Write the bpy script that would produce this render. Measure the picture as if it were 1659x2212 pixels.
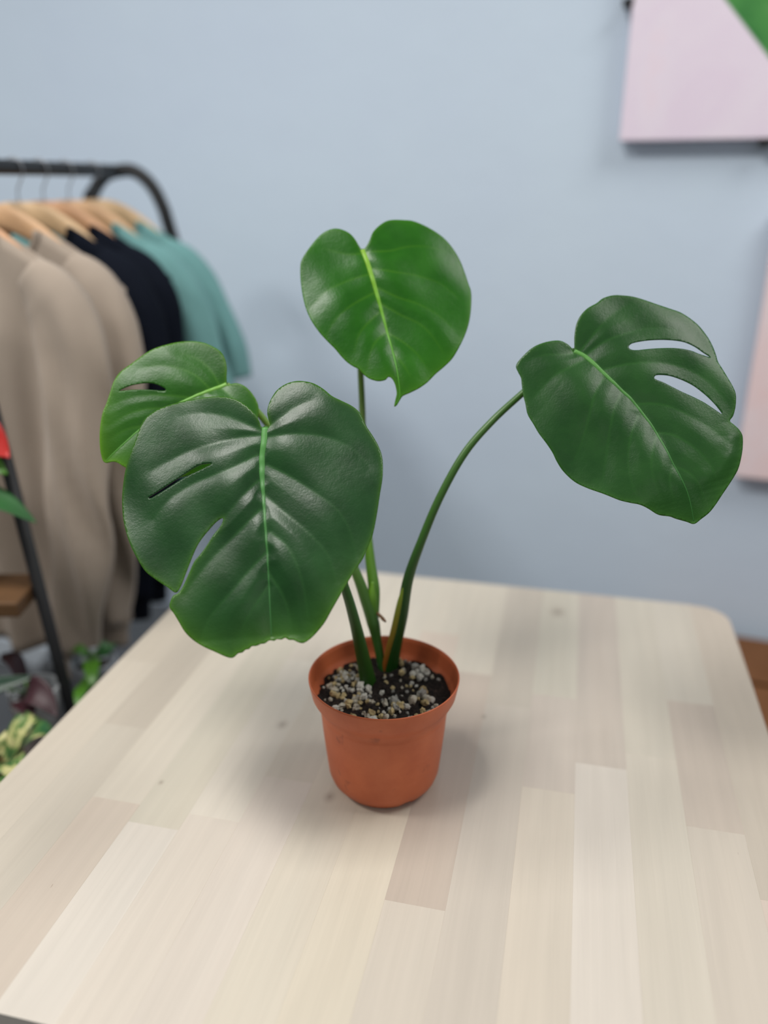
import bpy, bmesh, math, random
import numpy as np
from mathutils import Vector, Matrix, Euler
from mathutils.geometry import delaunay_2d_cdt

for o in list(bpy.data.objects):
    bpy.data.objects.remove(o, do_unlink=True)
scene = bpy.context.scene
COL = scene.collection

# ------------------------------------------------------------------ camera
TABLE_Z = 0.88
CAM_Z = 1.46
cam_data = bpy.data.cameras.new('camera')
cam = bpy.data.objects.new('camera', cam_data)
COL.objects.link(cam)
cam.location = (0, 0, CAM_Z)
cam.rotation_euler = (math.radians(90 - 21.7456), 0, 0)
cam_data.sensor_fit = 'VERTICAL'
cam_data.sensor_height = 36.0
cam_data.lens = 1770.0 / 2212.0 * 36.0
cam_data.clip_start = 0.01
cam_data.dof.use_dof = True
cam_data.dof.focus_distance = 0.735
cam_data.dof.aperture_fstop = 1.6
scene.camera = cam

# ------------------------------------------------------------------ world, lamps, exposure
def lin(r, g, b):
    f = lambda c: (c / 255 / 12.92) if c / 255 <= .04045 else ((c / 255 + .055) / 1.055) ** 2.4
    return (f(r), f(g), f(b), 1.0)

world = bpy.data.worlds.new('room_light'); scene.world = world
world.use_nodes = True
bg = world.node_tree.nodes['Background']
bg.inputs[0].default_value = (0.93, 0.97, 1.0, 1)
bg.inputs[1].default_value = 0.27

def ceiling_lamp(name, loc, size, watts, col=(1, .97, .93)):
    d = bpy.data.lights.new(name, 'AREA'); d.shape = 'RECTANGLE'
    d.size, d.size_y = size; d.energy = watts; d.color = col
    o = bpy.data.objects.new(name, d); COL.objects.link(o); o.location = loc
    return o
ceiling_lamp('ceiling_light_panel', (-0.60, 0.40, 2.75), (0.45, 0.45), 24)
ceiling_lamp('ceiling_light_panel', (1.20, 0.60, 2.75), (0.8, 0.8), 20)
ceiling_lamp('ceiling_light_panel', (-1.7, 0.60, 2.75), (0.45, 0.45), 26)
ceiling_lamp('ceiling_light_panel', (0.5, -1.6, 2.75), (1.2, 0.3), 6)

vs = scene.view_settings
vs.view_transform = 'Standard'; vs.look = 'None'; vs.gamma = 1.0; vs.use_curve_mapping = False
vs.exposure = 0.0

# ------------------------------------------------------------------ helpers
def link(name, me, parent=None, loc=(0, 0, 0), rot=(0, 0, 0), mats=()):
    o = bpy.data.objects.new(name, me); COL.objects.link(o)
    for m in mats: me.materials.append(m)
    o.location = loc; o.rotation_euler = rot
    if parent is not None: o.parent = parent
    return o
def empty(name, loc=(0, 0, 0), rz=0.0):
    o = bpy.data.objects.new(name, None); COL.objects.link(o)
    o.location = loc; o.rotation_euler = (0, 0, rz); o.empty_display_size = .05
    return o
def tag(o, label, cat, group=None):
    o['label'] = label; o['category'] = cat
    if group: o['group'] = group
    return o
def structure(o, label=None):
    o['kind'] = 'structure'
    if label: o['label'] = label
    return o
def mesh(name, V, F, smooth=True):
    me = bpy.data.meshes.new(name); me.from_pydata([tuple(v) for v in V], [], F); me.update()
    if smooth: me.polygons.foreach_set('use_smooth', [True] * len(me.polygons))
    return me
def from_bm(name, bm, smooth=False):
    bmesh.ops.recalc_face_normals(bm, faces=bm.faces)
    me = bpy.data.meshes.new(name); bm.to_mesh(me); bm.free()
    if smooth: me.polygons.foreach_set('use_smooth', [True] * len(me.polygons))
    return me
def box_mesh(name, sx, sy, sz, bevel=.002, seg=2, center=(0, 0, 0)):
    bm = bmesh.new(); bmesh.ops.create_cube(bm, size=1)
    for v in bm.verts: v.co = Vector((v.co.x * sx + center[0], v.co.y * sy + center[1], v.co.z * sz + center[2]))
    if bevel: bmesh.ops.bevel(bm, geom=list(bm.edges), offset=bevel, segments=seg, affect='EDGES', profile=.5)
    return from_bm(name, bm)
def catmull(P, n):
    P = [np.array(p, float) for p in P]; out = []
    Q = [2 * P[0] - P[1]] + P + [2 * P[-1] - P[-2]]
    for i in range(1, len(Q) - 2):
        a, b, c_, d = Q[i - 1:i + 3]
        for k in range(n):
            t = k / n
            out.append(.5 * (2 * b + (c_ - a) * t + (2 * a - 5 * b + 4 * c_ - d) * t * t + (3 * b - a - 3 * c_ + d) * t ** 3))
    out.append(P[-1]); return np.array(out)
def tube(path, radii, seg=12, caps=True, flat=None, flat_dir=None):
    # path (n,3), radii scalar or list; flat = (a list of ratios) squash across flat_dir
    path = np.array(path, float); n = len(path)
    R = np.interp(np.linspace(0, 1, n), np.linspace(0, 1, len(radii)), radii) if hasattr(radii, '__len__') else np.full(n, radii)
    T = np.gradient(path, axis=0); T /= np.linalg.norm(T, axis=1)[:, None] + 1e-12
    up = np.array([0, 0, 1.]) if abs(T[0][2]) < .9 else np.array([0, 1., 0])
    if flat_dir is not None: up = np.array(flat_dir, float)
    V, F = [], []
    A = np.cross(up, T[0]); A /= np.linalg.norm(A)
    for i in range(n):
        if flat_dir is not None: A = np.cross(up, T[i])
        A = A - (A @ T[i]) * T[i]; A /= np.linalg.norm(A) + 1e-12
        B = np.cross(T[i], A)
        fl = 1.0 if flat is None else float(np.interp(i / (n - 1), np.linspace(0, 1, len(flat)), flat))
        for k in range(seg):
            a = 2 * math.pi * k / seg
            V.append(path[i] + R[i] * (math.cos(a) * A + fl * math.sin(a) * B))
    for i in range(n - 1):
        for k in range(seg):
            k2 = (k + 1) % seg
            F.append((i * seg + k, i * seg + k2, (i + 1) * seg + k2, (i + 1) * seg + k))
    if caps:
        F.append(tuple(range(seg - 1, -1, -1))); F.append(tuple((n - 1) * seg + k for k in range(seg)))
    return V, F
def join(*parts):
    V, F = [], []
    for v, f in parts:
        o = len(V); V += list(v); F += [tuple(i + o for i in q) for q in f]
    return V, F
def lathe(profile, seg=64, fn=None):
    V, F = [], []
    for k in range(seg):
        a = 2 * math.pi * k / seg
        for (r, z) in profile:
            if fn: r2, z2 = fn(r, z, a)
            else: r2, z2 = r, z
            V.append((r2 * math.cos(a), r2 * math.sin(a), z2))
    n = len(profile)
    for k in range(seg):
        k2 = (k + 1) % seg
        for i in range(n - 1):
            F.append((k * n + i, k2 * n + i, k2 * n + i + 1, k * n + i + 1))
    return V, F

# ------------------------------------------------------------------ materials
class NT:
    def __init__(s, name):
        s.m = bpy.data.materials.new(name); s.m.use_nodes = True
        s.t = s.m.node_tree; s.b = s.t.nodes['Principled BSDF']; s.out = s.t.nodes['Material Output']
    def n(s, kind, **kw):
        x = s.t.nodes.new(kind)
        for k, v in kw.items(): setattr(x, k, v)
        return x
    def l(s, a, b): s.t.links.new(a, b)
    def set(s, **kw):
        for k, v in kw.items(): s.b.inputs[k.replace('_', ' ')].default_value = v
    def coord(s, out='Object', scale=(1, 1, 1), rot=(0, 0, 0), loc=(0, 0, 0)):
        tc = s.n('ShaderNodeTexCoord'); mp = s.n('ShaderNodeMapping')
        mp.inputs['Scale'].default_value = scale; mp.inputs['Rotation'].default_value = rot; mp.inputs['Location'].default_value = loc
        s.l(tc.outputs[out], mp.inputs['Vector']); return mp.outputs['Vector']
    def noise(s, vec, scale, detail=4, rough=.55, dist=0):
        x = s.n('ShaderNodeTexNoise'); x.inputs['Scale'].default_value = scale; x.inputs['Detail'].default_value = detail
        x.inputs['Roughness'].default_value = rough; x.inputs['Distortion'].default_value = dist
        if vec is not None: s.l(vec, x.inputs['Vector'])
        return x.outputs['Fac']
    def ramp(s, fac, stops):
        x = s.n('ShaderNodeValToRGB'); e = x.color_ramp.elements
        while len(e) < len(stops): e.new(.5)
        for i, (p, c) in enumerate(stops): e[i].position = p; e[i].color = c if len(c) == 4 else (*c, 1)
        s.l(fac, x.inputs['Fac']); return x.outputs['Color']
    def mix(s, fac, a, b, mode='MIX'):
        x = s.n('ShaderNodeMix', data_type='RGBA', blend_type=mode)
        for v, i in ((fac, 0), (a, 6), (b, 7)):
            if hasattr(v, 'links') or hasattr(v, 'is_linked'): s.l(v, x.inputs[i])
            else: x.inputs[i].default_value = v
        return x.outputs[2]
    def math(s, op, a, b=None, c=None, clamp=False):
        x = s.n('ShaderNodeMath', operation=op, use_clamp=clamp)
        for i, v in enumerate((a, b, c)):
            if v is None: continue
            if hasattr(v, 'is_linked'): s.l(v, x.inputs[i])
            else: x.inputs[i].default_value = v
        return x.outputs[0]
    def bump(s, h, strength=.3, dist=.001):
        x = s.n('ShaderNodeBump'); x.inputs['Strength'].default_value = strength; x.inputs['Distance'].default_value = dist
        s.l(h, x.inputs['Height']); s.l(x.outputs['Normal'], s.b.inputs['Normal'])
def plain(name, rgb, rough=.6, spec=.5, var=.12, scale=20., bump=0., bdist=.001, metal=0., coord='Object'):
    t = NT(name); v = t.coord(coord); f = t.noise(v, scale)
    c = lin(*rgb); d = tuple(x * (1 - var) for x in c[:3]) + (1,); e = tuple(min(1, x * (1 + var)) for x in c[:3]) + (1,)
    t.l(t.ramp(f, [(.3, d), (.7, e)]), t.b.inputs['Base Color'])
    t.set(Roughness=rough, Metallic=metal, Specular_IOR_Level=spec)
    if bump: t.bump(t.noise(v, scale * 6), bump, bdist)
    return t.m
KNOTS = [(-0.1449, -0.0142, 0.009), (-0.0572, -0.1177, 0.009), (0.157, 0.3318, 0.016), (0.0806, 0.0534, 0.005), (-0.2351, -0.1366, 0.004)]

# ------------------------------------------------------------------ setting
WALL_A = math.radians(-19.7)
def wall_pt(s, off, z):   # s along the wall (to the right), off = distance out from its face into the room
    return (s * math.cos(WALL_A) + off * math.sin(WALL_A), 1.9 + s * math.sin(WALL_A) - off * math.cos(WALL_A), z)

t = NT('painted_plaster'); v = t.coord('Object')
f = t.noise(v, 1.6, 3); g = t.noise(v, 9, 5)
c1 = t.ramp(f, [(.3, lin(205, 220, 238)), (.7, lin(210, 226, 241))])
t.l(c1, t.b.inputs['Base Color']); t.set(Roughness=.6, Specular_IOR_Level=.35)
t.bump(t.math('ADD', t.math('MULTIPLY', g, .8), t.math('MULTIPLY', t.noise(v, 120, 3), .12)), .35, .006)
M_wall = t.m
wall = link('wall_back', box_mesh('wall_back', 7, .12, 3.0, 0, center=(0, .06, 1.5)), None, wall_pt(0, 0, 0), (0, 0, WALL_A), [M_wall])
structure(wall, 'pale blue grey painted plaster wall')
t = NT('floor_concrete'); v = t.coord('Object'); f = t.noise(v, 3, 6)
t.l(t.ramp(f, [(.3, lin(78, 80, 83)), (.7, lin(94, 96, 99))]), t.b.inputs['Base Color']); t.set(Roughness=.55)
floor = link('floor', box_mesh('floor', 9, 7, .1, 0, center=(0, 0, -.05)), None, (0, -.2, 0), (0, 0, 0), [t.m])
structure(floor, 'plain grey concrete floor')
skirt = link('baseboard_back', box_mesh('baseboard_back', 7, .014, .09, .004, center=(0, -.0075, .045)), None, wall_pt(0, .0, 0.0), (0, 0, WALL_A), [plain('skirting_paint', (196, 204, 212), .45)])
structure(skirt, 'pale grey skirting board')

# ------------------------------------------------------------------ table
TA = math.radians(-13.0)
qv = Vector((math.cos(TA), math.sin(TA))); pv = Vector((-math.sin(TA), math.cos(TA)))
tc_ = qv * -.1475 + pv * .7575
table = tag(empty('wooden_table', (tc_.x, tc_.y, 0), TA), 'square pale birch table with butcher block top holding the potted plant', 'table')
HALF = .4; THK = .03
def rounded(h, r, n=10):
    P = []
    for cx, cy, a0 in ((h - r, h - r, 0), (-h + r, h - r, 90), (-h + r, -h + r, 180), (h - r, -h + r, 270)):
        for k in range(n + 1):
            a = math.radians(a0 + 90 * k / n); P.append((cx + r * math.cos(a), cy + r * math.sin(a)))
    return P
def clip(P, axis, val, keep_less):
    out = []
    for i in range(len(P)):
        a, b = P[i], P[(i + 1) % len(P)]
        ia = (a[axis] <= val) == keep_less or a[axis] == val; ib = (b[axis] <= val) == keep_less or b[axis] == val
        if ia: out.append(a)
        if ia != ib:
            s = (val - a[axis]) / (b[axis] - a[axis]); out.append((a[0] + s * (b[0] - a[0]), a[1] + s * (b[1] - a[1])))
    res = []
    for p in out:
        if not res or math.hypot(p[0] - res[-1][0], p[1] - res[-1][1]) > 1e-5: res.append(p)
    if len(res) > 1 and math.hypot(res[0][0] - res[-1][0], res[0][1] - res[-1][1]) < 1e-5: res.pop()
    return res
OUTLINE = rounded(HALF, .042)

t = NT('birch_stave')
oi = t.n('ShaderNodeObjectInfo')
tcn = t.n('ShaderNodeTexCoord')
vm = t.n('ShaderNodeVectorMath', operation='SCALE'); cmb = t.n('ShaderNodeCombineXYZ')
t.l(oi.outputs['Random'], cmb.inputs[0]); t.l(oi.outputs['Random'], cmb.inputs[1]); t.l(oi.outputs['Random'], cmb.inputs[2])
t.l(cmb.outputs[0], vm.inputs[0]); vm.inputs['Scale'].default_value = 17.0
va = t.n('ShaderNodeVectorMath', operation='ADD'); t.l(tcn.outputs['Object'], va.inputs[0]); t.l(vm.outputs[0], va.inputs[1])
def mp(scale):
    m = t.n('ShaderNodeMapping'); m.inputs['Scale'].default_value = scale; t.l(va.outputs[0], m.inputs['Vector']); return m.outputs[0]
broad = t.noise(mp((14, 2.2, 1)), 1.0, 3, .5, .6)
fine = t.noise(mp((230, 5, 1)), 1.0, 5, .68, .8)
wv = t.n('ShaderNodeTexWave', wave_type='BANDS', bands_direction='X', wave_profile='SIN')
wv.inputs['Scale'].default_value = 1.0; wv.inputs['Distortion'].default_value = 14.0; wv.inputs['Detail'].default_value = 2.0; wv.inputs['Detail Scale'].default_value = .55
t.l(mp((16, 3.2, 1)), wv.inputs['Vector'])
sh = t.math('ADD', t.math('MULTIPLY', t.math('SUBTRACT', broad, .5), .22), t.math('MULTIPLY', t.math('SUBTRACT', fine, .5), .15))
sh = t.math('ADD', sh, t.math('MULTIPLY', t.math('SUBTRACT', wv.outputs['Fac'], .5), .022))
sh = t.math('ADD', sh, 1.0)
cs = t.n('ShaderNodeCombineXYZ'); 
for i in range(3): t.l(sh, cs.inputs[i])
col = t.mix(1.0, oi.outputs['Color'], cs.outputs[0], 'MULTIPLY')
# warm streaks and tiny dark flecks in the wood
col = t.mix(t.math('MULTIPLY', t.noise(mp((22, 3, 1)), 1.0, 2), .22), col, t.mix(1.0, col, (1.0, .90, .82, 1), 'MULTIPLY'))
fl = t.math('GREATER_THAN', t.noise(mp((170, 26, 1)), 1.0, 2), .80)
col = t.mix(t.math('MULTIPLY', fl, .35), col, lin(130, 108, 90))
# the knots
tk = t.n('ShaderNodeTexCoord'); tk.object = table
for (kx, ky, kr) in KNOTS:
    d = t.n('ShaderNodeVectorMath', operation='DISTANCE'); s_ = t.n('ShaderNodeVectorMath', operation='MULTIPLY')
    t.l(tk.outputs['Object'], s_.inputs[0]); s_.inputs[1].default_value = (1.0, .72, 0)
    t.l(s_.outputs[0], d.inputs[0]); d.inputs[1].default_value = (kx, ky * .72, 0)
    k = t.math('SUBTRACT', 1.0, t.math('DIVIDE', d.outputs['Value'], kr), clamp=True)
    col = t.mix(t.math('MULTIPLY', t.math('POWER', k, 1.4), .55, clamp=True), col, lin(112, 92, 80))
t.l(col, t.b.inputs['Base Color']); t.set(Roughness=.42, Specular_IOR_Level=.42)
t.bump(fine, .12, .0006)
M_wood = t.m

W_ = 2 * HALF / 15
STAVES = [   # per column, from the near edge: joints (as distance p from the viewer) and the colour of each stave
    ([.83], [(214, 205, 190), (208, 199, 184)]),
    ([.70], [(206, 198, 184), (199, 190, 176)]),
    ([.586, 1.02], [(208, 195, 181), (218, 210, 195), (208, 200, 186)]),
    ([.562, .985], [(224, 217, 207), (210, 204, 188), (216, 208, 193)]),
    ([.585, .88], [(221, 212, 200), (221, 214, 201), (209, 201, 188)]),
    ([.655, .93], [(217, 208, 197), (211, 203, 189), (213, 206, 192)]),
    ([.86], [(216, 208, 192), (209, 202, 188)]),
    ([.643, .99], [(217, 208, 190), (208, 193, 179), (214, 206, 191)]),
    ([.526, .90], [(210, 201, 188), (194, 180, 167), (212, 204, 189)]),
    ([.84], [(204, 195, 183), (197, 188, 175)]),
    ([.70, .871], [(214, 204, 189), (205, 194, 183), (207, 201, 186)]),
    ([.751], [(220, 212, 202), (199, 188, 177)]),
    ([.78], [(211, 203, 189), (207, 200, 186)]),
    ([.679, .894], [(210, 200, 187), (196, 183, 171), (207, 200, 187)]),
    ([.60, .96], [(210, 194, 182), (199, 188, 174), (198, 187, 173)]),
]
GAIN = 0.83
for k, (jp, cols) in enumerate(STAVES):
    x0, x1 = -HALF + k * W_, -HALF + (k + 1) * W_
    ys = [-HALF] + [p - .7575 for p in jp] + [HALF]
    for j in range(len(ys) - 1):
        P = clip(clip(clip(clip(OUTLINE, 0, x1, True), 0, x0, False), 1, ys[j + 1], True), 1, ys[j], False)
        cx, cy = (x0 + x1) / 2, (ys[j] + ys[j + 1]) / 2
        bm = bmesh.new()
        vs_ = [bm.verts.new((x - cx, y - cy, -THK)) for x, y in P]
        fb = bm.faces.new(vs_)
        ex = bmesh.ops.extrude_face_region(bm, geom=[fb])
        tv = [e for e in ex['geom'] if isinstance(e, bmesh.types.BMVert)]
        for v_ in tv: v_.co.z += THK
        def rim(e):
            m = (e.verts[0].co + e.verts[1].co) / 2; X, Y = m.x + cx, m.y + cy
            d = min(math.hypot(X - p[0], Y - p[1]) for p in OUTLINE)
            return abs(abs(X) - HALF) < 1e-4 or abs(abs(Y) - HALF) < 1e-4 or (abs(X) > .357 and abs(Y) > .357 and d < .006)
        top = [e for e in bm.edges if all(abs(v_.co.z) < 1e-6 for v_ in e.verts)]
        inner = [e for e in top if not rim(e)]; outer = [e for e in top if rim(e)]
        bmesh.ops.bevel(bm, geom=inner, offset=.00012, segments=1, affect='EDGES')
        if outer:
            outer = [e for e in bm.edges if all(abs(v_.co.z) < 1e-6 for v_ in e.verts) and rim(e)]
            bmesh.ops.bevel(bm, geom=outer, offset=.0035, segments=3, affect='EDGES', profile=.5)
        o = link('stave', from_bm('stave', bm), table, (cx, cy, TABLE_Z), (0, 0, 0), [M_wood])
        o.color = tuple(GAIN * x for x in lin(*[m_ + .82 * (c - m_) for c, m_ in zip(cols[j], (212, 203, 188))])[:3]) + (1,)
M_leg = plain('table_leg_wood', (205, 190, 166), .5, var=.08, scale=30)
for sx in (-1, 1):
    for sy in (-1, 1):
        link('leg', box_mesh('leg', .05, .05, TABLE_Z - THK, .004), table, (sx * .335, sy * .335, (TABLE_Z - THK) / 2), (0, 0, 0), [M_leg])
for sx in (-1, 1):
    link('apron', box_mesh('apron', .02, .62, .07, .002), table, (sx * .335, 0, TABLE_Z - THK - .035), (0, 0, 0), [M_leg])
    link('apron', box_mesh('apron', .62, .02, .07, .002), table, (0, sx * .335, TABLE_Z - THK - .035), (0, 0, 0), [M_leg])

# ------------------------------------------------------------------ the potted monstera
plant = tag(empty('potted_monstera', (0, .6986, TABLE_Z)), 'young monstera with four large green leaves in a terracotta coloured plastic pot on the table', 'potted plant')
t = NT('terracotta_plastic'); v = t.coord('Object')
f = t.noise(v, 26, 4); g = t.noise(v, 70, 3)
c = t.ramp(f, [(.35, lin(180, 90, 53)), (.65, lin(194, 103, 63))])
dirt = t.math('MULTIPLY', t.math('GREATER_THAN', g, .70), t.math('GREATER_THAN', f, .5))
spot = t.ramp(t.noise(v, 42, 3), [(.66, (0, 0, 0)), (.74, (1, 1, 1))])
c = t.mix(t.math('MULTIPLY', spot, .45), c, lin(112, 58, 38))
t.l(c, t.b.inputs['Base Color']); t.set(Roughness=.48, Specular_IOR_Level=.45)
M_pot = t.m
prof = [(0, .006), (.040, .005), (.0445, .0), (.0468, .0008), (.0500, .0045), (.0545, .0105), (.0572, .0185), (.0600, .045), (.0622, .068), (.0636, .0865), (.0640, .0885), (.0640, .0905), (.0637, .092), (.0645, .097), (.0668, .1015), (.0700, .1055), (.0722, .1100), (.0740, .1190), (.0751, .1255), (.0752, .1270), (.0746, .1277), (.0738, .1272), (.0728, .122), (.0712, .1120), (.0695, .1080), (.0655, .1045), (.0640, .1020), (.0632, .0985), (.0615, .080), (.0575, .03), (.054, .010), (0, .009)]
NOTCH = [math.radians(a) for a in (-62, 58, 178)]
def notch(r, z, a):
    if z < .009 and .04 < r < .056:
        w = max(0, 1 - min(abs(math.remainder(a - n_, 2 * math.pi)) for n_ in NOTCH) / .13)
        if w > 0: return r, z + (.009 - z) * min(1, w * 1.8)
    return r, z
pot = link('pot', mesh('pot', *lathe(prof, 120, notch)), plant, mats=[M_pot]); pot['label'] = 'terracotta coloured plastic nursery pot'
# soil
rnd = random.Random(5)
SOIL_Z = .107
V, F = [(0, 0, SOIL_Z + .002)], []
NR, NA = 16, 64
def soil_h(x, y):
    return SOIL_Z + .0022 * math.sin(x * 130 + 1) * math.sin(y * 110) + .0016 * math.sin(x * 310 + y * 270) - .25 * (x * x + y * y)
for i in range(1, NR + 1):
    for k in range(NA):
        a = 2 * math.pi * k / NA; r = .0668 * i / NR
        x, y = r * math.cos(a), r * math.sin(a)
        V.append((x, y, soil_h(x, y) + rnd.uniform(-.0009, .0009)))
for k in range(NA): F.append((0, 1 + k, 1 + (k + 1) % NA))
for i in range(NR - 1):
    for k in range(NA):
        a, b = 1 + i * NA + k, 1 + i * NA + (k + 1) % NA
        F.append((a, a + NA, b + NA, b))
t = NT('potting_soil'); v = t.coord('Object')
t.l(t.ramp(t.noise(v, 260, 4), [(.35, lin(18, 15, 14)), (.62, lin(44, 36, 32)), (.8, lin(80, 66, 54))]), t.b.inputs['Base Color'])
t.set(Roughness=.9, Specular_IOR_Level=.2); t.bump(t.noise(v, 420, 4), 1.0, .003)
soil = link('soil', mesh('soil', V, F), plant, mats=[t.m]); soil['label'] = 'black potting soil'
perl = []
for i, rgb in enumerate([(198, 196, 186), (182, 176, 160), (190, 172, 128), (170, 152, 112), (150, 148, 142)]):
    perl.append(plain('perlite_%d' % i, rgb, .85, .2, .15, 300, .5, .001))
pm = []
for j in range(8):
    bm = bmesh.new(); bmesh.ops.create_icosphere(bm, subdivisions=2, radius=1)
    for v_ in bm.verts: v_.co *= rnd.uniform(.58, 1.22)
    sc = Vector((rnd.uniform(.8, 1.2), rnd.uniform(.75, 1.1), rnd.uniform(.65, .95)))
    for v_ in bm.verts: v_.co = Vector((v_.co.x * sc.x, v_.co.y * sc.y, v_.co.z * sc.z))
    for mt in perl[:1]: pass
    me = from_bm('perlite', bm, False); me.materials.append(perl[j % 5]); pm.append(me)
spots = []
def try_spot(x, y, r):
    if math.hypot(x, y) + r > .0640: return False
    if any(math.hypot(x - a, y - b) < (r + c_) * .5 for a, b, c_ in spots): return False
    if min(math.hypot(x + .0141, y - .0193), math.hypot(x - .007, y - .05)) < .0075 + r: return False
    spots.append((x, y, r)); return True
for (cx, cy, n_, sp, rr) in [(-.040, .020, 46, .014, .0036), (-.036, -.012, 30, .014, .0036), (-.010, -.048, 20, .010, .0044), (.012, -.024, 9, .0045, .0046), (.040, -.012, 10, .0055, .0048), (.034, .024, 12, .009, .0040), (.055, .024, 2, .003, .0052), (.012, .058, 7, .007, .0040), (.032, -.044, 12, .010, .0032), (0, 0, 44, .034, .0022)]:
    n2 = 0
    for _ in range(n_ * 6):
        if n2 >= n_: break
        if try_spot(rnd.gauss(cx, sp), rnd.gauss(cy, sp), rr * rnd.choice((.5, .7, .9, 1.0, 1.3))): n2 += 1
for x, y, r in spots:
    o = link('perlite_grain', rnd.choice(pm), soil, (x, y, soil_h(x, y) + r * .35), (rnd.uniform(0, 6), rnd.uniform(0, 6), rnd.uniform(0, 6)))
    o.scale = (r, r, r)

# leaves ---------------------------------------------------------------
def seg_dist(P, L):
    # distance from points P (n,2) to polyline L (m,2); also the parameter 0..1 along it
    best = np.full(len(P), 1e9); par = np.zeros(len(P))
    ln = np.hypot(*(L[1:] - L[:-1]).T); cum = np.concatenate([[0], np.cumsum(ln)])
    for i in range(len(L) - 1):
        a, b = L[i], L[i + 1]; ab = b - a
        t = np.clip(((P - a) @ ab) / max(ab @ ab, 1e-9), 0, 1)
        d = np.hypot(*(P - a - t[:, None] * ab).T)
        m = d < best
        best[m] = d[m]; par[m] = ((cum[i] + t * ln[i]) / cum[-1])[m]
    return best, par
def relief(P, mid, lat, prm):
    # height (mm) of the blade above its mean plane: domed halves, sunken midrib, quilted side veins
    dm, tm = seg_dist(P, mid)
    h = -prm['dome'] * (dm / 100.0) ** 2 - prm['groove'] * np.exp(-dm / 9.0)
    h -= prm['droop'] * np.clip(tm - 0.7, 0, 1) ** 2 * 11.0
    q = np.full(len(P), 1e9); qt = np.zeros(len(P))
    for i, l in enumerate(lat):
        d, t = seg_dist(P, l)
        m = d < q; q[m] = d[m]; qt[m] = t[m]
    h -= prm['quilt'] * np.exp(-(q / 8.0) ** 1.4) * (1.0 - 0.55 * qt)
    for rl in prm.get('ridge', []):
        d, t = seg_dist(P, np.array(rl, float)); h += prm['ridge_h'] * np.exp(-(d / 8.0) ** 2) * np.sin(np.pi * np.clip(t, .03, .97))
    s = prm['seed']; x, y = P[:, 0], P[:, 1]
    h += prm['wave'] * (np.sin(x * .043 + s) * np.sin(y * .051 + 1.7 * s) + .5 * np.sin(x * .09 + y * .07 + 2.3 * s))
    return h, dm, tm, q, qt

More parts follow.
